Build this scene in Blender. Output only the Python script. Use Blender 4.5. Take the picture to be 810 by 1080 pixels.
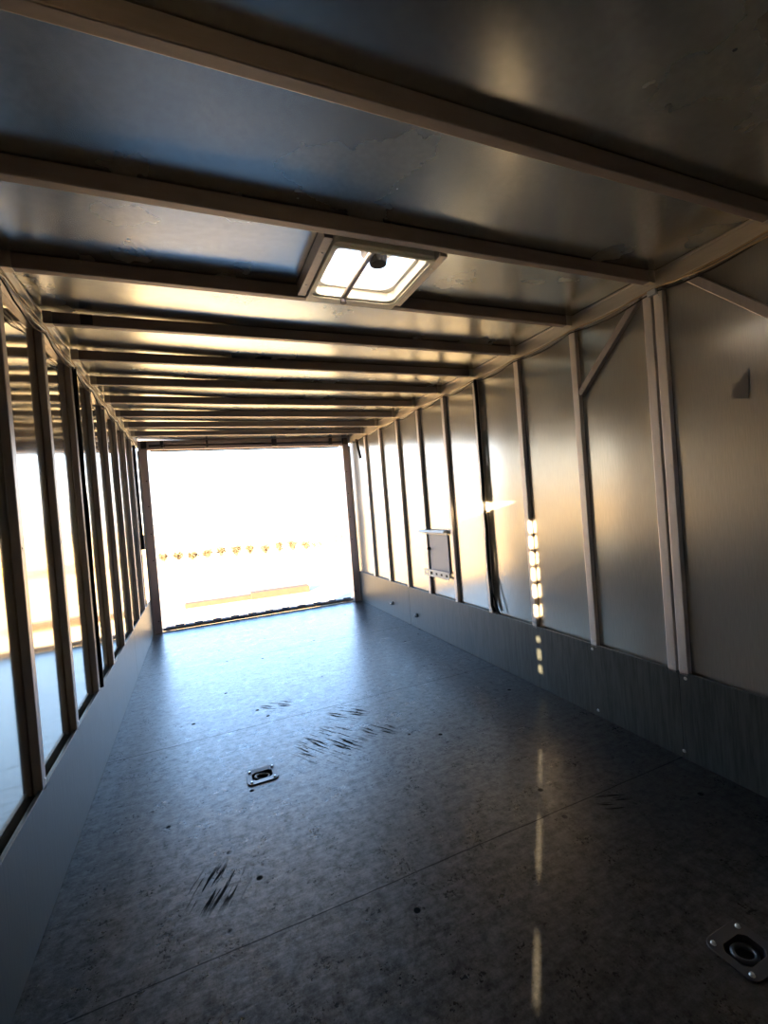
import bpy, bmesh, math, random
from mathutils import Vector, Matrix
random.seed(7)
S = bpy.context.scene
for o in list(bpy.data.objects): bpy.data.objects.remove(o)
C = S.collection

# ------------------------------------------------------------------ camera
CX, CZ = 0.4665, 1.0857
YAW, PITCH, ROLL, FPX = 0.3943, -0.0156, -0.0790, 476.6
fwd = Vector((math.sin(YAW)*math.cos(PITCH), math.cos(YAW)*math.cos(PITCH), math.sin(PITCH)))
r0 = Vector((math.cos(YAW), -math.sin(YAW), 0)); u0 = r0.cross(fwd)
cr, sr = math.cos(ROLL), math.sin(ROLL)
rt = cr*r0 + sr*u0; up = -sr*r0 + cr*u0
cam = bpy.data.objects.new('camera', bpy.data.cameras.new('camera')); C.objects.link(cam)
m = Matrix((rt, up, -fwd)).transposed().to_4x4(); m.translation = (CX, 0, CZ)
cam.matrix_world = m
cam.data.sensor_fit = 'VERTICAL'; cam.data.sensor_height = 36; cam.data.lens = FPX/1080*36
cam.data.clip_start = 0.02; cam.data.clip_end = 600
S.camera = cam

# ------------------------------------------------------------------ world, sun, exposure
SUN_T = 0.2217                                   # tan of the sun's elevation
W_ = bpy.data.worlds.new('sky'); S.world = W_; W_.use_nodes = True
nt = W_.node_tree; nt.nodes.clear()
tc = nt.nodes.new('ShaderNodeTexCoord'); sp = nt.nodes.new('ShaderNodeSeparateXYZ')
rp = nt.nodes.new('ShaderNodeValToRGB'); bg = nt.nodes.new('ShaderNodeBackground'); wo = nt.nodes.new('ShaderNodeOutputWorld')
nt.links.new(tc.outputs['Generated'], sp.inputs[0]); nt.links.new(sp.outputs[2], rp.inputs[0])
nt.links.new(rp.outputs[0], bg.inputs[0]); nt.links.new(bg.outputs[0], wo.inputs[0])
e = rp.color_ramp.elements
e[0].position = 0.0; e[0].color = (1.0, 0.93, 0.83, 1)
e[1].position = 1.0; e[1].color = (0.07, 0.15, 0.38, 1)
for p, c in ((0.06, (1.0, 0.97, 0.92)), (0.14, (0.78, 1.0, 1.25)), (0.26, (0.52, 0.98, 1.65)), (0.5, (0.17, 0.33, 0.66))):
    x = e.new(p); x.color = (*c, 1)
bg.inputs[1].default_value = 4.2
sun = bpy.data.objects.new('sun', bpy.data.lights.new('sun', 'SUN')); C.objects.link(sun)
sun.data.energy = 85; sun.data.color = (1.0, 0.74, 0.42); sun.data.angle = math.radians(0.4)
sd = Vector((0.674, 0.739, -SUN_T)).normalized()
sun.rotation_euler = sd.to_track_quat('-Z', 'Y').to_euler(); sun.location = (-8, -8, 8)
vs = S.view_settings
vs.view_transform = 'Standard'; vs.look = 'None'; vs.gamma = 1.0; vs.use_curve_mapping = False
vs.exposure = 0.75
S.cycles.max_bounces = 14; S.cycles.diffuse_bounces = 6; S.cycles.glossy_bounces = 8
S.cycles.caustics_reflective = True; S.cycles.blur_glossy = 1.0

# ------------------------------------------------------------------ sizes (metres)
W, H, L = 2.158, 1.897, 5.0          # inner faces of studs, ceiling, rear opening
HK, Y0, P = 0.346, 1.2028, 0.4064    # kick board height, a stud's y, stud pitch
DEP = 0.024                          # stud depth: the skins stand this far behind
YF = -1.05                           # front wall

# ------------------------------------------------------------------ materials
def mat(name, col=(.5, .5, .5), rough=.5, metal=0., spec=None):
    M = bpy.data.materials.new(name); M.use_nodes = True
    b = M.node_tree.nodes['Principled BSDF']
    b.inputs['Base Color'].default_value = (*col, 1); b.inputs['Roughness'].default_value = rough
    b.inputs['Metallic'].default_value = metal
    if spec is not None: b.inputs['Specular IOR Level'].default_value = spec
    return M, M.node_tree, b
def N(nt, t, **k):
    n = nt.nodes.new(t)
    for a, v in k.items():
        if a.startswith('i_'): n.inputs[a[2:].replace('_', ' ')].default_value = v
        else: setattr(n, a, v)
    return n
def coords(nt, scale=(1, 1, 1), rot=(0, 0, 0)):
    t = N(nt, 'ShaderNodeNewGeometry'); mp = N(nt, 'ShaderNodeMapping')
    mp.inputs['Scale'].default_value = scale; mp.inputs['Rotation'].default_value = rot
    nt.links.new(t.outputs['Position'], mp.inputs[0]); return mp.outputs[0]
def noise(nt, vec, scale, detail=4, rough=.55):
    n = N(nt, 'ShaderNodeTexNoise'); n.inputs['Scale'].default_value = scale
    n.inputs['Detail'].default_value = detail; n.inputs['Roughness'].default_value = rough
    nt.links.new(vec, n.inputs['Vector']); return n.outputs['Fac']
def remap(nt, v, a, b, c, d):
    n = N(nt, 'ShaderNodeMapRange'); n.clamp = True
    for i, x in enumerate((a, b, c, d)): n.inputs[i+1].default_value = x
    nt.links.new(v, n.inputs[0]); return n.outputs[0]
def mix(nt, f, a, b):
    n = N(nt, 'ShaderNodeMix', data_type='RGBA')
    nt.links.new(f, n.inputs[0])
    for s, v in ((n.inputs[6], a), (n.inputs[7], b)):
        if isinstance(v, tuple): s.default_value = (*v, 1)
        else: nt.links.new(v, s)
    return n.outputs[2]
def math_(nt, op, a, b=None):
    n = N(nt, 'ShaderNodeMath', operation=op)
    for i, v in enumerate((a, b)):
        if v is None: continue
        if isinstance(v, (int, float)): n.inputs[i].default_value = v
        else: nt.links.new(v, n.inputs[i])
    return n.outputs[0]
def bump(nt, b, h, strength=.3, dist=.01, prev=None):
    n = N(nt, 'ShaderNodeBump'); n.inputs['Strength'].default_value = strength; n.inputs['Distance'].default_value = dist
    nt.links.new(h, n.inputs['Height'])
    if prev: nt.links.new(prev, n.inputs['Normal'])
    nt.links.new(n.outputs[0], b.inputs['Normal']); return n.outputs[0]

def aluminium(name, col, rlo, rhi, met, brush=(1, 1, 1), bst=.04, dent=.15, dentscale=1.6):
    M, t, b = mat(name, col, rlo, met)
    v = coords(t); vb = coords(t, brush)
    n1 = noise(t, v, 2.3, 5); nb = noise(t, vb, 60, 3)
    t.links.new(remap(t, n1, .3, .7, rlo, rhi), b.inputs['Roughness'])
    dk = tuple(c*.86 for c in col)
    t.links.new(mix(t, remap(t, nb, .3, .7, 0, 1), dk, col), b.inputs['Base Color'])
    a = bump(t, b, nb, bst, .001)
    a = bump(t, b, noise(t, v, dentscale, 1), dent, .02, a)
    vo = N(t, 'ShaderNodeTexVoronoi'); vo.inputs['Scale'].default_value = 7
    t.links.new(v, vo.inputs['Vector'])
    d = remap(t, vo.outputs['Distance'], 0, .12, 1, 0)
    bump(t, b, d, .04, .003, a)
    return M
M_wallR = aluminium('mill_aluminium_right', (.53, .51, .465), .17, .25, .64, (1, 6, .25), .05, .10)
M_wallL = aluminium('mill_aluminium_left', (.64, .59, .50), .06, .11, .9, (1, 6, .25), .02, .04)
M_ceil = aluminium('galvanised_ceiling', (.56, .575, .53), .20, .30, .97, (1, 1, 1), .05, .20, 2.2)
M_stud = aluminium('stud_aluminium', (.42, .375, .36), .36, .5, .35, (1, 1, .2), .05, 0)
M_stud_lit = aluminium('stud_aluminium_lit', (.70, .63, .59), .34, .48, .35, (1, 1, .2), .05, 0)  # same stud metal, brighter light on the right-hand faces put into its colour
M_beam = aluminium('beam_steel', (.31, .262, .24), .42, .55, .4, (.2, 1, 1), .05, 0)
M_rail = aluminium('rail_aluminium', (.62, .55, .46), .3, .42, .5, (1, .2, 1), .05, 0)
M_post, _, _ = mat('painted_post', (.50, .41, .39), .45, .5)
M_dark, _, _ = mat('dark_steel', (.055, .045, .05), .45, .6)
M_black, _, _ = mat('black_rubber', (.008, .008, .008), .7, 0, .2)
M_white, _, _ = mat('white_painted_metal', (.80, .78, .74), .4)
M_grey, _, _ = mat('grey_board', (.36, .37, .42), .5)
M_cream, _, _ = mat('cream_plastic', (.88, .83, .70), .35)
M_screw, _, _ = mat('screw_zinc', (.6, .6, .6), .3, 1)
M_tape, _, _ = mat('dull_grey_patch', (.12, .11, .10), .6)
M_loom, _, _ = mat('cable_sheath_tan', (.42, .30, .17), .5)
M_ring, _, _ = mat('worn_steel', (.10, .10, .105), .42, .8)
M_out, _, _ = mat('outer_skin', (.6, .6, .6), .5)

# kick board
def kick_mat():
    M, t, b = mat('kick_board', (.075, .085, .082), .42)
    v = coords(t, (1, 9, .7)); n = noise(t, v, 9, 6, .65)
    n2 = noise(t, coords(t), 45, 3)
    t.links.new(mix(t, remap(t, n, .38, .66, 0, 1), (.030, .034, .034), (.052, .058, .056)), b.inputs['Base Color'])
    t.links.new(remap(t, n, .3, .7, .34, .50), b.inputs['Roughness'])
    t.links.new(remap(t, n, .35, .6, .34, .5), b.inputs['Specular IOR Level'])
    a = bump(t, b, n, .2, .003); bump(t, b, n2, .12, .002, a)
    return M
M_kick = kick_mat()

# floor: dark worn plywood with sheet joints, pits and gouges
def floor_mat():
    M, t, b = mat('worn_floor', (.04, .04, .042), .3)
    v = coords(t)
    g = noise(t, coords(t, (1.2, 9, 1)), 7, 8, .7)            # grain runs along x
    f = noise(t, v, 90, 4, .7); big = noise(t, v, 1.7, 4, .6); mid = noise(t, v, 11, 6, .7)
    col = mix(t, remap(t, mid, .38, .66, 0, 1), (.004, .0045, .005), (.020, .021, .022))
    col = mix(t, remap(t, f, .52, .72, 0, .7), col, (.046, .046, .047))
    col = mix(t, remap(t, big, .45, .72, 0, .55), col, (.028, .027, .026))
    # pits
    vo = N(t, 'ShaderNodeTexVoronoi'); vo.inputs['Scale'].default_value = 9; vo.inputs['Randomness'].default_value = 1
    t.links.new(v, vo.inputs['Vector'])
    thr = noise(t, v, 5, 1)
    pit = math_(t, 'MULTIPLY', remap(t, vo.outputs['Distance'], .07, .11, 1, 0), remap(t, thr, .52, .56, 0, 1))
    # joints between sheets
    sx = N(t, 'ShaderNodeSeparateXYZ'); t.links.new(v, sx.inputs[0])
    wob = math_(t, 'MULTIPLY', math_(t, 'SUBTRACT', noise(t, v, 4, 3), .5), .012)
    joint = None
    for yy in (-.01, 1.21, 2.43, 3.65):
        d = math_(t, 'ABSOLUTE', math_(t, 'SUBTRACT', math_(t, 'ADD', sx.outputs[1], wob), yy))
        q = remap(t, d, .0008, .003, .8, 0)
        joint = q if joint is None else math_(t, 'MAXIMUM', joint, q)
    # gouged patches, each of its own place, size and direction
    go = None
    for (x, y, r, ang) in ((.96, 2.05, .20, .55), (.80, 2.62, .10, .9), (1.12, 2.30, .13, .8), (.44, 1.44, .11, -.5), (1.72, 1.16, .07, 1.2), (1.2, 2.05, .10, .6)):
        mp = N(t, 'ShaderNodeMapping'); mp.vector_type = 'TEXTURE'
        mp.inputs['Location'].default_value = (x, y, 0); mp.inputs['Rotation'].default_value = (0, 0, ang)
        t.links.new(v, mp.inputs[0])
        ln = N(t, 'ShaderNodeVectorMath', operation='LENGTH'); t.links.new(mp.outputs[0], ln.inputs[0])
        m2 = N(t, 'ShaderNodeMapping'); m2.inputs['Scale'].default_value = (62, 6, 1); t.links.new(mp.outputs[0], m2.inputs[0])
        st = remap(t, noise(t, m2.outputs[0], 1.0, 3, .6), .54, .575, 0, 1)
        q = math_(t, 'MULTIPLY', st, remap(t, ln.outputs['Value'], r*.55, r, 1, 0))
        go = q if go is None else math_(t, 'MAXIMUM', go, q)
    mark = math_(t, 'MAXIMUM', math_(t, 'MAXIMUM', pit, joint), go)
    col = mix(t, mark, col, (.006, .006, .006))
    t.links.new(col, b.inputs['Base Color'])
    t.links.new(remap(t, mark, 0, 1, .32, 0), b.inputs['Coat Weight']); b.inputs['Coat Roughness'].default_value = .30
    rr = math_(t, 'ADD', remap(t, mid, .3, .7, .24, .40), remap(t, f, .35, .65, -.04, .08))
    rr = math_(t, 'ADD', rr, math_(t, 'MULTIPLY', mark, .4))
    t.links.new(rr, b.inputs['Roughness'])
    sp2 = math_(t, 'MULTIPLY', remap(t, noise(t, v, 30, 6, .8), .38, .62, .2, 1.1), remap(t, noise(t, coords(t, (1.5, 8, 1)), 9, 5, .7), .38, .6, .6, 1.0))
    t.links.new(math_(t, 'MULTIPLY', sp2, remap(t, mark, 0, 1, .95, .03)), b.inputs['Specular IOR Level'])
    a = bump(t, b, g, .16, .005); a = bump(t, b, f, .35, .002, a)
    a = bump(t, b, mid, .10, .005, a)
    inv = math_(t, 'SUBTRACT', 1.0, math_(t, 'MAXIMUM', pit, go))
    bump(t, b, inv, .25, .002, a)
    return M
M_floor = floor_mat()

def ground_mat():
    M, t, b = mat('desert_ground', (.6, .46, .27), .95)
    v = coords(t)
    n = noise(t, v, .7, 6, .65); n2 = noise(t, v, 6, 5, .7)
    c = mix(t, remap(t, n, .35, .65, 0, 1), (.52, .37, .17), (.72, .55, .29))
    c = mix(t, remap(t, n2, .55, .75, 0, .5), c, (.30, .24, .13))
    t.links.new(c, b.inputs['Base Color']); bump(t, b, n2, .5, .03)
    return M
M_ground = ground_mat()
def leafy(name, c1, c2):
    M, t, b = mat(name, c1, .9)
    t.links.new(mix(t, noise(t, coords(t), 9, 3), c1, c2), b.inputs['Base Color']); return M
M_bush = leafy('dry_brush', (.05, .035, .02), (.12, .09, .05))
M_ybush = leafy('yellow_brush', (.55, .45, .10), (.75, .62, .2))
M_timber = leafy('brown_timber', (.018, .009, .005), (.04, .022, .012))
M_ramp = leafy('ramp_surface', (.42, .42, .42), (.52, .51, .5))

M_dome, t_, b_ = mat('milky_vent_lid', (.9, .9, .9), .4)
tr = t_.nodes.new('ShaderNodeBsdfTranslucent'); tr.inputs[0].default_value = (.92, .94, .96, 1)
mx = t_.nodes.new('ShaderNodeMixShader'); mx.inputs[0].default_value = .75
out = [n for n in t_.nodes if n.type == 'OUTPUT_MATERIAL'][0]
t_.links.new(b_.outputs[0], mx.inputs[1]); t_.links.new(tr.outputs[0], mx.inputs[2]); t_.links.new(mx.outputs[0], out.inputs[0])

# ------------------------------------------------------------------ mesh helpers
def box(bm, x0, x1, y0, y1, z0, z1, M=None):
    vs_ = [bm.verts.new((x, y, z)) for x in (x0, x1) for y in (y0, y1) for z in (z0, z1)]
    for f in ((0, 1, 3, 2), (4, 6, 7, 5), (0, 4, 5, 1), (2, 3, 7, 6), (0, 2, 6, 4), (1, 5, 7, 3)):
        bm.faces.new([vs_[i] for i in f])
    if M is not None:
        for v in vs_: v.co = M @ v.co
    return vs_
def prism(bm, pts, axis, a, b):
    """polygon pts (2D) extruded along axis from a to b"""
    def P3(p, s):
        return {0: (s, p[0], p[1]), 1: (p[0], s, p[1]), 2: (p[0], p[1], s)}[axis]
    A = [bm.verts.new(P3(p, a)) for p in pts]; B = [bm.verts.new(P3(p, b)) for p in pts]
    n = len(pts); bm.faces.new(A); bm.faces.new(B[::-1])
    for i in range(n): bm.faces.new((A[i], A[(i+1) % n], B[(i+1) % n], B[i]))
def tube(bm, pts, r, seg=8, caps=True):
    pts = [Vector(p) for p in pts]; rings = []
    prev = None
    for i, p in enumerate(pts):
        d = (pts[min(i+1, len(pts)-1)] - pts[max(i-1, 0)]).normalized()
        a = prev if prev is not None else (Vector((0, 0, 1)) if abs(d.z) < .9 else Vector((1, 0, 0)))
        s = d.cross(a).normalized(); a = s.cross(d).normalized(); prev = a
        rr = r[i] if isinstance(r, (list, tuple)) else r
        rings.append([bm.verts.new(p + rr*(math.cos(2*math.pi*k/seg)*s + math.sin(2*math.pi*k/seg)*a)) for k in range(seg)])
    for A, B in zip(rings, rings[1:]):
        for k in range(seg): bm.faces.new((A[k], A[(k+1) % seg], B[(k+1) % seg], B[k]))
    if caps: bm.faces.new(rings[0][::-1]); bm.faces.new(rings[-1])
def obj(name, bm, m_, parent=None, loc=None, smooth=False, bevel=0):
    bmesh.ops.recalc_face_normals(bm, faces=bm.faces)
    me = bpy.data.meshes.new(name); bm.to_mesh(me); bm.free(); me.materials.append(m_)
    o = bpy.data.objects.new(name, me); C.objects.link(o)
    if smooth:
        for p in me.polygons: p.use_smooth = True
    if bevel:
        b = o.modifiers.new('bevel', 'BEVEL'); b.width = bevel; b.segments = 2; b.limit_method = 'ANGLE'
    if parent: o.parent = parent
    if loc: o.location = loc
    return o
def tag(o, label, cat, group=None):
    o['label'] = label; o['category'] = cat
    if group: o['group'] = group
    return o
def struct(name, bm, m_, **k):
    o = obj(name, bm, m_, **k); o['kind'] = 'structure'; return o
def thing(name, label, cat, loc=(0, 0, 0), group=None):
    o = bpy.data.objects.new(name, None); C.objects.link(o); o.location = loc; o.empty_display_size = .1
    return tag(o, label, cat, group)
def copy_tree(o, parent=None):
    c = o.copy(); C.objects.link(c); c.parent = parent
    for ch in o.children: copy_tree(ch, c)
    return c
def rrect(w, h, r, n=5, cx=0, cy=0):
    P_ = []
    for q, (sx, sy) in enumerate(((1, 1), (-1, 1), (-1, -1), (1, -1))):
        for i in range(n+1):
            a = math.pi/2*(q + i/n)
            P_.append((cx + sx*(w/2-r) + r*math.cos(a), cy + sy*(h/2-r) + r*math.sin(a)))
    return P_
def ring_plate(bm, outer, inner, z0, z1, zi=None):
    """annular plate between two loops with equal vertex counts; inner loop may sit lower"""
    zi = z1 if zi is None else zi
    A = [bm.verts.new((*p, z0)) for p in outer]; B = [bm.verts.new((*p, z1)) for p in outer]
    D = [bm.verts.new((*p, zi)) for p in inner]; E_ = [bm.verts.new((*p, z0)) for p in inner]
    n = len(outer)
    for i in range(n):
        j = (i+1) % n
        bm.faces.new((A[i], A[j], B[j], B[i])); bm.faces.new((B[i], B[j], D[j], D[i]))
        bm.faces.new((D[i], D[j], E_[j], E_[i])); bm.faces.new((E_[i], E_[j], A[j], A[i]))

# ------------------------------------------------------------------ floor, with two pockets for the tie-down rings
rings_at = [(0.637, 1.955), (1.546, 0.655)]
PW, PH = .098, .084                                 # pocket
def cells(bm, us, vs, holes, fn):
    vv = {}
    def g(i, j):
        if (i, j) not in vv: vv[(i, j)] = bm.verts.new(fn(us[i], vs[j]))
        return vv[(i, j)]
    for i in range(len(us)-1):
        for j in range(len(vs)-1):
            cu, cv = (us[i]+us[i+1])/2, (vs[j]+vs[j+1])/2
            if any(a < cu < b and c < cv < d for a, b, c, d in holes): continue
            bm.faces.new((g(i, j), g(i+1, j), g(i+1, j+1), g(i, j+1)))
holes = [(x-PW/2, x+PW/2, y-PH/2, y+PH/2) for x, y in rings_at]
bm = bmesh.new()
us = sorted({-.06, W+.06} | {h[0] for h in holes} | {h[1] for h in holes})
vs_ = sorted({YF-.05, L+.02} | {h[2] for h in holes} | {h[3] for h in holes})
cells(bm, us, vs_, holes, lambda a, b: (a, b, 0))
cells(bm, us, vs_, holes, lambda a, b: (a, b, -.06))
for a, b, c, d in holes + [(us[0], us[-1], vs_[0], vs_[-1])]:
    for (p, q) in (((a, c), (b, c)), ((b, c), (b, d)), ((b, d), (a, d)), ((a, d), (a, c))):
        bm.faces.new([bm.verts.new(v) for v in ((*p, 0), (*q, 0), (*q, -.06), (*p, -.06))])
bmesh.ops.remove_doubles(bm, verts=bm.verts, dist=1e-5)
struct('floor', bm, M_floor)

# ------------------------------------------------------------------ walls: thin metal skins, slightly bowed between the studs
def bay(y):                                          # 0 at a stud, 1 mid-bay
    k = (y-Y0)/P; f = k-math.floor(k); return math.sin(math.pi*f)**1.0, int(math.floor(k))
amp = {k: random.uniform(-.004, .004) for k in range(-8, 14)}
def skin(bm, sx, y0, y1, z0, z1, thick=.02):
    ny, nz = max(2, int((y1-y0)/P*8)), 6
    for t in (0, 1):
        def fn(y, z):
            s, k = bay(y); q = math.sin(math.pi*max(0, min(1, (z-HK)/(H-HK))))
            base = (W+DEP) if sx > 0 else -DEP
            return (base + sx*(thick if t else 0) + (0 if t else amp.get(k, 0)*s*q*(1 if sx > 0 else .5)), y, z)
        us = [y0+(y1-y0)*i/ny for i in range(ny+1)]; zs = [z0+(z1-z0)*i/nz for i in range(nz+1)]
        cells(bm, us, zs, [], fn)
bm = bmesh.new(); skin(bm, 1, YF, L+.03, -.06, H+.03)
struct('wall_right', bm, M_wallR, smooth=True)
# left wall: the skin rear of the side door; around the door plain pieces with a hinge slit
XI, XO = -.028, -.040
bm = bmesh.new(); skin(bm, -1, .46, L+.03, -.06, H+.03)
struct('wall_left', bm, M_wallL, smooth=True)
def src(xt, yt, zt):                                 # where a beam that ends at a point enters the left wall
    d = (xt+.034)/.674; return (yt-d*.739, zt+d*SUN_T)
gaps = []
for (xa, ya, za), (xb, yb, zb) in [((1.022, .757, 0), (1.162, .915, 0)), ((1.277, 1.032, 0), (1.449, 1.226, 0)), ((1.555, 1.341, 0), (1.735, 1.545, 0)),
        ((2.15, 1.99, .090), (2.15, 1.99, .135)), ((2.15, 1.99, .165), (2.15, 1.99, .225)), ((2.15, 1.99, .262), (2.15, 1.99, .295))]:
    gaps.append((src(xa, ya, za)[1], src(xb, yb, zb)[1]))
for za, zb in [(.40, .462), (.505, .575), (.60, .668), (.69, .757), (.78, .845), (.865, .93), (.395, .42)][:6]:
    gaps.append((src(2.17, 1.99, za)[1], src(2.17, 1.99, zb)[1]))
gaps.sort()
bm = bmesh.new()
YS = src(1.09, .836, 0)[0] - .013; SW = .0165                # slit centre and half width
box(bm, XO, XI, YF, YS-SW, -.06, H+.03)              # ahead of the hinge
z = -.06
for a, b in gaps:                                    # knuckles of the hinge close the slit between the gaps
    box(bm, XO, XI, YS-SW, YS+SW, z, a); z = b
box(bm, XO, XI, YS-SW, YS+SW, z, H+.03)
box(bm, XO, XI, YS+SW, .465, 1.775, H+.03)           # header over the door
box(bm, XO, XI, .328, .465, -.06, 1.775)             # stile
box(bm, XO, XI, YS+SW, .328, -.06, .02)
struct('wall_entry', bm, M_wallL)
bm = bmesh.new()
prism(bm, [(YS+SW, .02), (.328, .02), (.328, 1.663), (-.309, 1.773), (YS+SW, 1.775)], 0, XO, XI)
struct('door_1', bm, M_wallL)
bm = bmesh.new(); box(bm, -.06, W+.06, YF-.02, YF, -.06, H+.03); struct('wall_front', bm, M_kick)

# ------------------------------------------------------------------ ceiling with the vent hole
VX0, VX1, VY0, VY1 = .893, 1.232, 1.232, 1.582
bm = bmesh.new()
us = sorted(set([-.06+i*(W+.12)/26 for i in range(27)] + [VX0, VX1])); ys = sorted(set([YF-.02 + i*(L+.05-YF)/100 for i in range(101)] + [VY0, VY1]))
def cz(x, y):
    lift = .010*max(0, min(1, (.75-x)/.75))*max(0, min(1, (y-1.75)/.3))
    s, k = bay(y); sag = .006*random.Random(k*31+5).uniform(-1, 1)*s*math.sin(math.pi*max(0, min(1, x/W)))
    return (x, y, H + lift + sag)
cells(bm, us, ys, [(VX0, VX1, VY0, VY1)], cz)
cells(bm, us, ys, [(VX0, VX1, VY0, VY1)], lambda a, b: (a, b, H+.03))
struct('ceiling', bm, M_ceil, smooth=True)

# kick boards
def kick(name, x0, x1):
    bm = bmesh.new()
    edges = [YF, Y0-.003, Y0+2.4384, L]
    for a, b in zip(edges, edges[1:]):
        box(bm, x0, x1, a+.0012, b-.0012, 0.001, HK)
    o = struct(name, bm, M_kick, bevel=.0015); return o
kick('baseboard_right', W, W+.012); kick('baseboard_left', -.012, 0)

# top rails (angle tubes along the roof edge)
for i, (x0, x1) in enumerate(((W, W+DEP+.002), (-DEP-.002, 0))):
    bm = bmesh.new(); box(bm, x0, x1, YF, L, H-.068, H+.015); box(bm, x0-(.004 if i == 0 else 0), x1+(.004 if i else 0), YF, L, H-.012, H-.0005)
    struct('trim_%d' % (i+1), bm, M_rail, bevel=.003)
# bottom plate behind the kick boards
for i, (x0, x1) in enumerate(((W+.013, W+DEP-.002), (-DEP+.002, -.013))):
    bm = bmesh.new(); box(bm, x0, x1, .5, L, .001, .30); struct('trim_%d' % (i+3), bm, M_dark)

# ------------------------------------------------------------------ wall studs
def screw_bm(r=.004, h=.002):
    bm = bmesh.new(); bmesh.ops.create_cone(bm, cap_ends=True, segments=10, radius1=r, radius2=r*.6, depth=h); return bm
def make_stud(side):
    t = thing('wall_stud', 'x', 'stud')
    bm = bmesh.new(); s = 1 if side > 0 else -1
    z0, z1 = HK-.012, H-.068
    # C channel: web facing the room, two flanges back to the skin, lips on the skin
    def bx(a, b, c, d, e_=z0, f_=z1):
        box(bm, min(s*a, s*b), max(s*a, s*b), c, d, e_, f_)
    bx(0, DEP-.001, -.018, .018)
    obj('channel', bm, M_stud_lit if side > 0 else M_stud, t, bevel=.003)
    for z in (HK+.02, (z0+z1)/2+random.uniform(-.1, .1), H-.10):
        o = obj('screw', screw_bm(), M_screw, t); o.location = (-s*.001, random.uniform(-.006, .006), z); o.rotation_euler = (0, -s*math.pi/2, 0)
    return t
ordw = ['first', 'second', 'third', 'fourth', 'fifth', 'sixth', 'seventh', 'eighth', 'ninth', 'tenth', 'eleventh']
protoR, protoL = make_stud(1), make_stud(-1)
descR = {-1: 'front-most of all the right-hand wall studs, just beyond the double stud',
         0: 'nearer half of the double wall stud on right wall, side facing us dark',
         1: 'right wall stud carrying the lower foot of the long diagonal brace',
         2: 'right wall stud with a row of sunlit dashes down its lower side',
         3: 'right wall stud with black cable running down it to the floor board',
         4: 'right wall stud just nearer than the small white-edged hatch',
         5: 'right wall stud crossed by the far end of the small hatch shelf',
         6: 'right wall stud next beyond the small hatch, third from the opening',
         7: 'right wall stud second from the bright rear opening', 8: 'right wall stud closest to the bright rear opening'}
descL = {0: 'left wall stud nearest the viewer, left of the one at the picture edge',
         1: 'widest left wall stud, running down the left edge of the photo',
         2: 'left wall stud second from the picture edge, fifth left cable tie above',
         3: 'left wall stud with a black cable alongside its far edge', 4: 'left wall stud directly beyond the one with the black cable',
         5: 'left wall stud, second beyond the one with the black cable', 6: 'left wall stud third from the bright rear opening',
         7: 'left wall stud just nearer than the dark hanging strut', 8: 'left wall stud closest to the rear opening, behind the dark strut'}
descL[2] = 'left wall stud between the picture-edge stud and the black-cabled stud'
first = True
for k in list(range(-1, 9)):
    o = protoR if first else copy_tree(protoR); first = False
    o.location = (W, Y0+k*P, 0) if k else (W, Y0-.022, 0)
    tag(o, 'aluminium '+descR[k], 'stud', 'aluminium studs along the right wall')
o = copy_tree(protoR); o.location = (W, Y0+.024, 0)
tag(o, 'aluminium farther half of the double wall stud on right wall, paler face', 'stud', 'aluminium studs along the right wall')
first = True
for k in list(range(0, 9)):
    o = protoL if first else copy_tree(protoL); first = False
    o.location = (0, Y0+k*P, 0)
    tag(o, 'dull aluminium '+descL[k], 'stud', 'aluminium studs along the left wall')

# ------------------------------------------------------------------ ceiling beams
def make_beam():
    t = thing('ceiling_beam', 'x', 'beam')
    bm = bmesh.new(); box(bm, 0.006, W-.006, -.0145, .0145, -.046, -.0015)
    obj('tube', bm, M_beam, t, bevel=.003)
    for x in (.006, W-.036):
        bm = bmesh.new(); box(bm, x, x+.03, -.0175, .0175, -.048, -.0005); obj('end_bracket', bm, M_rail, t, bevel=.001)
    return t
bdesc = {-1: 'nearest steel roof beam, crossing the dark top of the photo',
         0: 'steel roof beam on the near side of the roof vent', 1: 'steel roof beam on the far side of the roof vent',
         2: 'steel roof beam with a small dark splice plate near its left end'}
proto = make_beam()
for k in range(-1, 9):
    o = proto if k == -1 else copy_tree(proto)
    y = {-1: .800, 0: 1.1985, 1: 1.6125}.get(k, Y0+k*P)
    o.location = (0, y, H)
    d = bdesc.get(k) or ('steel roof beam, %s beyond the one with the dark splice plate' % ordw[k-3] if k < 8 else 'last steel roof beam before the header of the rear opening')
    tag(o, d, 'beam', 'steel roof beams across the ceiling')
    if k == 2:
        bm = bmesh.new(); box(bm, .125, .165, -.019, -.016, -.044, -.004); s_ = obj('splice_plate', bm, M_dark, o); s_['label'] = 'dark splice plate'

# ------------------------------------------------------------------ roof vent
v = thing('roof_vent', 'square roof vent with milky lid, cream frame and black fan motor', 'vent', ((VX0+VX1)/2, (VY0+VY1)/2, H))
vw, vh = VX1-VX0, VY1-VY0
bm = bmesh.new(); ring_plate(bm, rrect(vw+.002, vh+.010, .008, cy=.020), rrect(vw-.022, vh-.035, .025, cy=.006), -.054, -.047)
obj('lower_frame', bm, M_cream, v, bevel=.002)
bm = bmesh.new(); ring_plate(bm, rrect(vw-.004, vh-.008, .02), rrect(vw-.04, vh-.04, .035), -.047, -.012)
obj('collar', bm, M_cream, v, bevel=.002)
bm = bmesh.new(); ring_plate(bm, rrect(vw-.002, vh-.004, .03), rrect(vw-.06, vh-.06, .05), -.012, .06)
obj('neck', bm, M_white, v, bevel=.002)
bm = bmesh.new()
loops = [(vw+.03, vh+.03, .062), (vw+.02, vh+.02, .10), (vw-.06, vh-.06, .13), (vw-.2, vh-.2, .14)]
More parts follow.
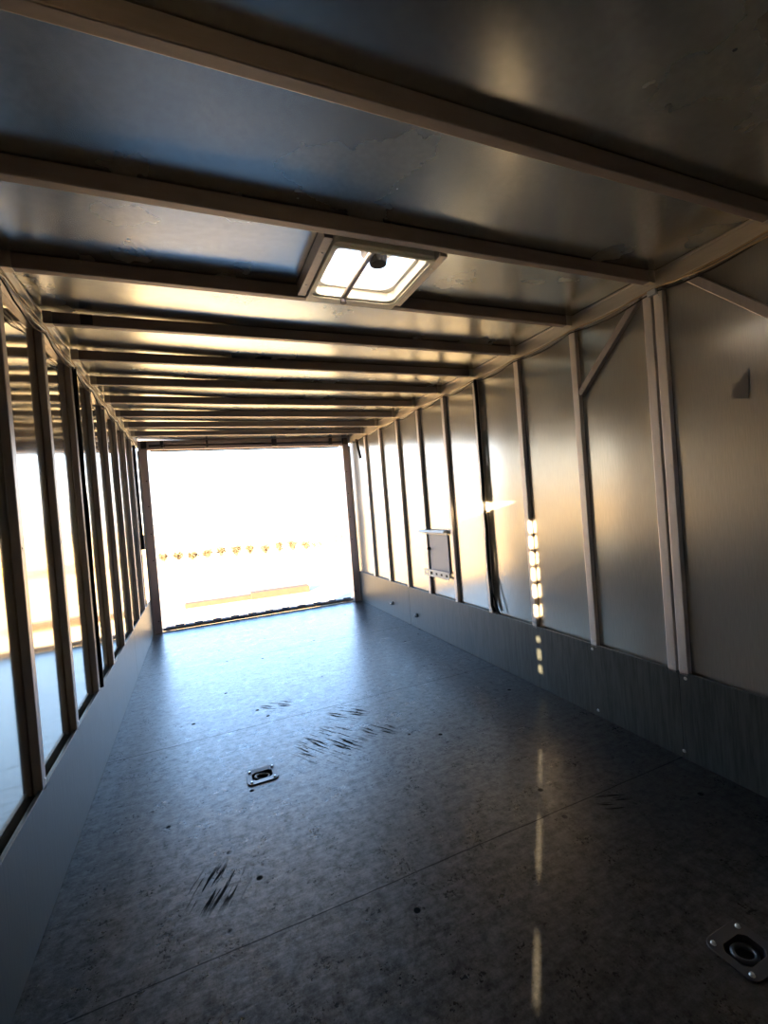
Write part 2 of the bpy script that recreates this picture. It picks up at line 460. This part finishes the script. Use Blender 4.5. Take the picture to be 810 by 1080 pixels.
R_ = [[bm.verts.new((*p, z)) for p in rrect(a, b, .05)] for a, b, z in loops]
for A, B in zip(R_, R_[1:]):
    n = len(A)
    for i in range(n): bm.faces.new((A[i], A[(i+1) % n], B[(i+1) % n], B[i]))
bm.faces.new(R_[-1]); obj('lid', bm, M_dome, v, smooth=True)
# motor and its round bracket
mc = (.040, .0)
bm = bmesh.new(); bmesh.ops.create_cone(bm, cap_ends=True, segments=24, radius1=.028, radius2=.034, depth=.04)
o = obj('fan_motor', bm, M_black, v, bevel=.003); o.location = (*mc, .02); o['label'] = 'black round fan motor'
bm = bmesh.new()
ring_plate(bm, [(.058*math.cos(a*math.pi/12), .058*math.sin(a*math.pi/12)) for a in range(24)], [(.03*math.cos(a*math.pi/12), .03*math.sin(a*math.pi/12)) for a in range(24)], .0, .006)
o = obj('motor_disc', bm, M_white, v); o.location = (*mc, .042)
bm = bmesh.new(); tube(bm, [(mc[0]-.02, mc[1]-.12, .03), (mc[0]-.035, mc[1]-.02, .02), (mc[0]-.055, .06, -.01), (mc[0]-.08, .155, -.05)], .0095, 8)
obj('crank_arm', bm, M_stud, v, smooth=True)
bm = bmesh.new(); bmesh.ops.create_cone(bm, cap_ends=True, segments=14, radius1=.012, radius2=.009, depth=.016)
o = obj('crank_knob', bm, M_dark, v); o.location = (mc[0]-.08, .155, -.060)
bm = bmesh.new(); tube(bm, [(mc[0]+.005, mc[1]-.12, .03), (mc[0]+.01, mc[1]-.09, .02), (mc[0]-.005, mc[1]-.05, .03), (mc[0], mc[1], .04)], .004, 6)
obj('motor_wire', bm, M_black, v, smooth=True)
for sx in (-1, 1):
    bm = bmesh.new(); x = sx*(vw/2+.018)
    box(bm, x-.014, x+.014, -vh/2-.004, vh/2+.004, -.046, -.002)
    o = obj('side_angle', bm, M_stud if sx < 0 else M_rail, v, bevel=.002)
    for yy in (-.1, .1):
        s_ = obj('screw', screw_bm(), M_screw, o); s_.location = (x, yy, -.047); s_.rotation_euler = (math.pi, 0, 0)

# ------------------------------------------------------------------ diagonal braces on the right wall
def brace(name, label, p, q):
    p, q = Vector(p), Vector(q); d = (q-p).normalized(); n = Vector((0, -d.z, d.y))
    t = thing(name, label, 'brace', p, 'diagonal braces on the right wall')
    bm = bmesh.new(); w = .015; ln = (q-p)
    cs = [(-w), (w)]
    V = []
    for base in (Vector((0, 0, 0)), ln):
        for xx in (-.002, .026):
            for c in cs: V.append(bm.verts.new(base + n*c + Vector((xx, 0, 0))))
    for f in ((0, 1, 3, 2), (4, 6, 7, 5), (0, 4, 5, 1), (2, 3, 7, 6), (0, 2, 6, 4), (1, 5, 7, 3)): bm.faces.new([V[i] for i in f])
    obj('bar', bm, M_stud, t, bevel=.002)
    for f in (.06, .94):
        s_ = obj('screw', screw_bm(), M_screw, t); s_.location = ln*f + Vector((-.003, 0, 0)); s_.rotation_euler = (0, -math.pi/2, 0)
brace('diagonal_brace', 'short diagonal bar from the top rail down to a right wall stud', (W+.004, 1.265, 1.835), (W+.004, 1.590, 1.530))
brace('diagonal_brace', 'diagonal bar at the right picture edge, running down from the double stud top', (W+.004, 1.085, 1.835), (W+.004, .735, 1.495))

# ------------------------------------------------------------------ cables
def sag_line(x, y0, y1, z, sag, n=40, wob=.004, seed=0, fix=P):
    rd = random.Random(seed); pts = []
    for i in range(n+1):
        y = y0+(y1-y0)*i/n; s, _ = bay(y)
        pts.append((x + rd.uniform(-wob, wob)*.4, y, z - sag*s + rd.uniform(-wob, wob)*.4))
    return pts
def cable(label, pts, r, m_, group=None):
    bm = bmesh.new(); tube(bm, pts, r, 6); return tag(obj('cable', bm, m_, smooth=True), label, 'cable', group)
cable('thin black cable clipped under the right top rail, sagging between studs', sag_line(W-.006, .2, 4.9, H-.076, .022, 90, .003, 1), .0028, M_black)
cable('tan cable running just above the black one under right top rail', sag_line(W-.007, .2, 4.9, H-.066, .010, 90, .003, 2), .003, M_loom)
cable('uppermost tan cable along the left top rail', sag_line(.007, .9, 4.9, H-.050, .006, 90, .003, 3), .0032, M_loom)
cable('middle tan cable along the left top rail', sag_line(.008, .9, 4.9, H-.066, .012, 90, .004, 4), .0032, M_loom)
cable('lowest dark cable drooping under the left top rail', sag_line(.008, .9, 4.9, H-.080, .032, 90, .004, 5), .003, M_black)
cable('white wire loosely looped below the left top rail', sag_line(.012, .9, 4.9, H-.073, .020, 90, .006, 6), .0022, M_white)
# loom down the right stud, with a loop at its foot
yk = Y0+3*P
loom = [(W-.006, yk-.026, H-.07)] + [(W-.005+random.uniform(-.002, .002), yk-.026+random.uniform(-.003, .003), H-.07-(H-.07-HK-.10)*i/16) for i in range(1, 17)]
cable('black cable bundle taped down a right wall stud beyond the sun dashes', loom + [(W-.006, yk-.03, HK+.05), (W-.004, yk-.05, HK+.012)], .0095, M_black)
cable('thin black cable curving out at the foot of the cabled right stud', [(W-.008, yk-.036, HK+.22), (W-.012, yk-.05, HK+.14), (W-.010, yk-.085, HK+.05), (W-.004, yk-.105, HK+.008)], .004, M_black)
yl = Y0+3*P
cable('black cable dropping down beside a left wall stud', [(.004, yl+.03, H-.07)] + [(.003+random.uniform(-.002, .002), yl+.034+random.uniform(-.003, .003), H-.07-(H-.07-HK)*i/14) for i in range(1, 15)], .011, M_black)
# wires entering at the double stud
cable('pale wire crossing the top of the near right wall bay', [(W-.01, 1.13, H-.075), (W-.01, 1.0, H-.088), (W-.01, .85, H-.084), (W-.01, .6, H-.08)], .003, M_loom)
bm = bmesh.new(); box(bm, -.006, .012, -.018, .018, -.010, .012)
tag(obj('cable_clamp', bm, M_screw, bevel=.003), 'small bright clamp at the top of the double right stud', 'clamp'); bpy.context.scene.objects['cable_clamp'].location = (W-.010, 1.195, H-.080)

# ------------------------------------------------------------------ small hatch on the right wall
h = thing('wall_hatch', 'small grey hatch with white shelf and perforated white bottom strip', 'hatch', (W, 3.06, .49))
bm = bmesh.new(); box(bm, .012, .02, -.145, .145, .05, .335); obj('panel', bm, M_grey, h, bevel=.002)
bm = bmesh.new(); prism(bm, [(-.030, .372), (.0, .372), (.0, .336), (-.004, .336), (-.004, .364), (-.034, .352), (-.036, .356)], 1, -.17, .235)
obj('top_shelf', bm, M_white, h, bevel=.001)
bm = bmesh.new(); hs = []; n = 5
for i in range(n):
    c = -.12 + i*.077; hs.append((c-.019, c+.019, .018, .038)); 
ucs = sorted({-.155, .235} | {a for h_ in hs for a in h_[:2]}); vcs = [0, .018, .038, .056]
for xx in (-.006, -.001): cells(bm, ucs, vcs, hs, lambda a, b, xx=xx: (xx, a, b))
obj('perforated_strip', bm, M_white, h)
bm = bmesh.new(); bmesh.ops.create_cone(bm, cap_ends=True, segments=14, radius1=.014, radius2=.01, depth=.02)
o = obj('knob', bm, M_black, h); o.location = (-.002, .135, .22); o.rotation_euler = (0, -math.pi/2, 0)
# patch of tape residue
bm = bmesh.new(); prism(bm, [(.027, -.041), (-.020, -.050), (-.026, .049), (.002, .012), (.025, .010)], 0, 0, .0012)
tag(obj('tape_patch', bm, M_tape, loc=(W+DEP-.0055, .93, 1.392)), 'small dark grey arrow-shaped patch stuck on the near right wall panel', 'patch')

# bolts on the kick boards
for i, (x, y, z, lab) in enumerate([(W, 1.175, .325, 'bolt near the top of the right board, below the double stud'), (W, 1.20, .03, 'bolt low on the right board at its joint'),
        (W, 1.62, .322, 'bolt high on the right board below the braced stud'), (W, 1.61, .03, 'bolt low on the right board, under the braced stud')]):
    bm = bmesh.new(); bmesh.ops.create_cone(bm, cap_ends=True, segments=12, radius1=.007, radius2=.004, depth=.004)
    o = obj('bolt', bm, M_screw); o.rotation_euler = (0, -math.pi/2, 0); o.location = (x-.002, y, z); tag(o, 'small shiny '+lab, 'bolt', 'bolts in the right kick board')
def eye(x, y, z, lab):
    t = thing('wall_hook', lab, 'hook', (x, y, z), 'black hooks low on the right kick board')
    bm = bmesh.new(); bmesh.ops.create_cone(bm, cap_ends=True, segments=14, radius1=.018, radius2=.015, depth=.006)
    o = obj('base', bm, M_black, t, bevel=.001); o.rotation_euler = (0, -math.pi/2, 0); o.location = (-.003, 0, 0)
    bm = bmesh.new(); tube(bm, [(-.006-.02*math.sin(a*math.pi/8), 0, .012*math.cos(a*math.pi/8)) for a in range(9)], .004, 8); obj('loop', bm, M_screw, t, smooth=True)
eye(W, 4.02, .13, 'small black hook on the right kick board, closer to the opening')
eye(W, 3.50, .115, 'small black hook on the right kick board, nearer of the two')

# ------------------------------------------------------------------ floor tie-down rings
def make_tie(bolt_r=.0065):
    t = thing('tie_down_ring', 'x', 'tie-down ring')
    def oval(a, b, n=24): return [(a*math.cos(2*math.pi*i/n), b*math.sin(2*math.pi*i/n)) for i in range(n)]
    outer = rrect(.126, .112, .024, 5)
    # start the inner oval where the outer loop starts so that faces do not twist
    inner = []
    for (x, y) in outer:
        a = math.atan2(y, x); inner.append((.046*math.cos(a), .036*math.sin(a)))
    bm = bmesh.new(); ring_plate(bm, outer, inner, .0005, .005, .003); obj('plate', bm, M_ring, t, bevel=.001)
    bm = bmesh.new(); rr = []
    for s, z in ((1, .003), (.97, -.012), (.8, -.026), (.4, -.030)):
        rr.append([bm.verts.new((x*s, y*s, z)) for x, y in inner])
    for A, B in zip(rr, rr[1:]):
        for i in range(len(A)): bm.faces.new((A[i], A[(i+1) % len(A)], B[(i+1) % len(A)], B[i]))
    bm.faces.new(rr[-1]); obj('pan', bm, M_dark, t, smooth=True)
    bm = bmesh.new(); pts = [(.028*math.cos(a), .021*math.sin(a), -.006-.004*math.cos(a)) for a in [2*math.pi*i/28 for i in range(29)]]
    tube(bm, pts, .0055, 8, False); obj('ring', bm, M_ring, t, smooth=True)
    for sx in (-1, 1):
        for sy in (-1, 1):
            o = obj('bolt', screw_bm(bolt_r, .005), M_screw, t); o.location = (sx*.046, sy*.040, .0065)
    return t
tA = make_tie(); tB = copy_tree(tA)
tA.location = (*rings_at[0], 0); tB.location = (*rings_at[1], 0)
tag(tA, 'recessed steel tie-down ring in the blue-lit middle of the floor', 'tie-down ring', 'tie-down rings in the floor')
tag(tB, 'recessed steel tie-down ring in the dark floor at the bottom right corner', 'tie-down ring', 'tie-down rings in the floor')

# ------------------------------------------------------------------ rear opening: posts, header, threshold
def post(label, x0, x1, s):
    t = thing('door_post', label, 'door post', ((x0+x1)/2, L-.04, 0), 'posts beside the rear opening')
    w = x1-x0; bm = bmesh.new()
    box(bm, -w/2, w/2, 0, .09, .001, H-.09); obj('tube', bm, M_post, t, bevel=.004)
    bm = bmesh.new(); box(bm, s*w/2-.01, s*w/2+.01, -.018, .0, .001, H-.10); obj('edge_strip', bm, M_stud, t, bevel=.002)
    for z in (.12, .72, .98, 1.25, 1.5):
        o = obj('screw', screw_bm(.006, .003), M_black, t); o.location = (-s*.012, -.002, z); o.rotation_euler = (math.pi/2, 0, 0)
post('brown steel post at the left side of the rear opening', .002, .078, -1)
post('brown steel post at the right side of the rear opening', W-.078, W-.002, 1)
t = thing('door_header', 'dark header over the rear opening with lift rod and brackets', 'header', (0, L-.06, H))
bm = bmesh.new(); box(bm, .002, W-.002, .02, .11, -.092, -.002); obj('beam', bm, M_post, t, bevel=.004)
bm = bmesh.new(); tube(bm, [(.10, -.004, -.060), (W-.10, -.004, -.060)], .014, 14); obj('lift_rod', bm, M_dark, t, smooth=True)
for x, w in ((.03, .05), (.20, .03), (.62, .02), (1.28, .05), (1.92, .03), (W-.08, .05)):
    bm = bmesh.new(); box(bm, x, x+w, -.026, .02, -.085, -.012); obj('bracket', bm, M_dark, t, bevel=.002)
for x, w in ((.30, .30), (.66, .14), (.98, .26), (1.50, .30)):
    bm = bmesh.new(); box(bm, x, x+w, -.002, .02, -.040, -.020); obj('label_strip', bm, M_stud, t, bevel=.001)
bm = bmesh.new(); box(bm, .10, W-.10, .085, .12, -.102, -.09); obj('seal', bm, M_black, t)
# lift strut on the left, short spring arm on the right
t = thing('lift_strut', 'dark strut hanging down the left wall beside the rear opening', 'strut', (.014, 4.50, 1.78))
bm = bmesh.new(); tube(bm, [(0, .0, 0), (0, .005, -.55), (0, .01, -.83)], .013, 10); obj('rod', bm, M_dark, t, smooth=True)
bm = bmesh.new(); box(bm, -.012, .018, -.01, .035, -.92, -.79); obj('end_block', bm, M_black, t, bevel=.004)
t = thing('spring_arm', 'short black arm slanting down the right wall near the opening', 'arm', (W-.012, 4.66, 1.78))
bm = bmesh.new(); tube(bm, [(0, 0, .03), (0, -.09, -.17)], .014, 10); obj('rod', bm, M_black, t, smooth=True)
bm = bmesh.new(); box(bm, -.012, .012, -.02, .02, .0, .045); obj('mount', bm, M_dark, t, bevel=.003)
# threshold hinge
t = thing('ramp_hinge', 'grey segmented hinge strip across the foot of the rear opening', 'hinge', (.10, L+.048, .022))
n = 22
for i in range(n):
    bm = bmesh.new(); w = (W-.20)/n
    tube(bm, [(i*w+.002, 0, 0), ((i+1)*w-.002, 0, 0)], .024 if i % 2 else .019, 10)
    obj('knuckle', bm, M_dark if i % 2 else M_stud, t, smooth=True)
bm = bmesh.new(); box(bm, -.02, W-.18, -.028, -.010, -.020, .010); obj('leaf', bm, M_stud, t)

# ------------------------------------------------------------------ outside
GZ = -.56
bm = bmesh.new(); us = [-150+300*i/60 for i in range(61)]; rd = random.Random(3)
def gz(x, y):
    d = math.hypot(x-1, y-3); return (x, y, GZ + (.0 if d < 14 else min(1.6, (d-14)*.012)*(.5+.5*math.sin(x*.07+1)*math.cos(y*.05))))
cells(bm, us, us, [], gz); struct('ground', bm, M_ground, smooth=True)
# lowered ramp door
t = thing('ramp_door', 'pale ramp door lowered from the rear opening to the ground', 'ramp', (.10, L+.07, -.005))
sl = math.atan2(-.50, 1.86); Mx = Matrix.Rotation(sl, 4, 'X')
bm = bmesh.new(); box(bm, 0, W-.2, .01, 1.92, -.035, -.005, Mx); obj('deck', bm, M_ramp, t, bevel=.004)
for x in (0.0, W-.235):
    bm = bmesh.new(); box(bm, x, x+.035, .01, 1.92, -.005, .008, Mx); obj('edge_rail', bm, M_stud, t, bevel=.002)
for i in range(8):
    bm = bmesh.new(); box(bm, .06, W-.26, .18+i*.22, .20+i*.22, -.005, .001, Mx); obj('grip_strip', bm, M_grey, t)
bm = bmesh.new(); box(bm, 0, 2.3, -.09, .09, 0, .09); box(bm, 1.2, 2.35, -.13, .13, 0, .13)
for v_ in bm.verts: v_.co.z += 0
o = tag(obj('timber', bm, M_timber, loc=(.15, 9.35, GZ-.002), bevel=.01), 'brown timber lying on the pale ground behind the ramp', 'timber'); o.rotation_euler = (0, 0, -.03)
def bush(label, x, y, r, hgt, m_, seed, group):
    rd = random.Random(seed); bm = bmesh.new()
    for i in range(70):
        a = rd.uniform(0, 2*math.pi); l = r*rd.uniform(.5, 1); hh = hgt*rd.uniform(.5, 1)
        p1 = (math.cos(a)*l*.45, math.sin(a)*l*.45, hh*.6); p2 = (math.cos(a+.2)*l, math.sin(a+.2)*l, hh)
        tube(bm, [(rd.uniform(-.04, .04), rd.uniform(-.04, .04), 0), p1, p2], [.014, .010, .004], 3, False)
        for j in range(5):
            c = Vector(p1).lerp(Vector(p2), rd.uniform(.1, 1)) + Vector([rd.uniform(-.08, .08) for _ in range(3)])
            s = .05; bm.faces.new([bm.verts.new(c + Vector([rd.uniform(-s, s) for _ in range(3)])) for _ in range(3)])
    o = obj('bush', bm, m_, loc=(x, y, gz(x, y)[2]-.01)); return tag(o, label, 'bush', group)
for i in range(11):
    x = -.9 + i*.56; y = 21.0 - i*.2 + rd.uniform(-.4, .4)
    bush('low dry brown bush, %s from the left in the row behind the opening' % ordw[i], x, y, .19*rd.uniform(.8, 1.2), .42*rd.uniform(.7, 1.1), M_bush, i, 'dry bushes in a row outside')
for i, (x, y, r, hh, lab) in enumerate(((6.2, 19.3, .45, .6, 'yellow bush right of the dry row, nearer the right post'), (8.0, 20.2, .6, 1.1, 'tallest yellow bush beside the right post of the opening'),
        (5.0, 18.6, .33, .42, 'smallest yellow bush, between the dry row and the other yellow ones'))):
    bush(lab, x, y, r, hh, M_ybush, 50+i, 'yellow bushes outside')
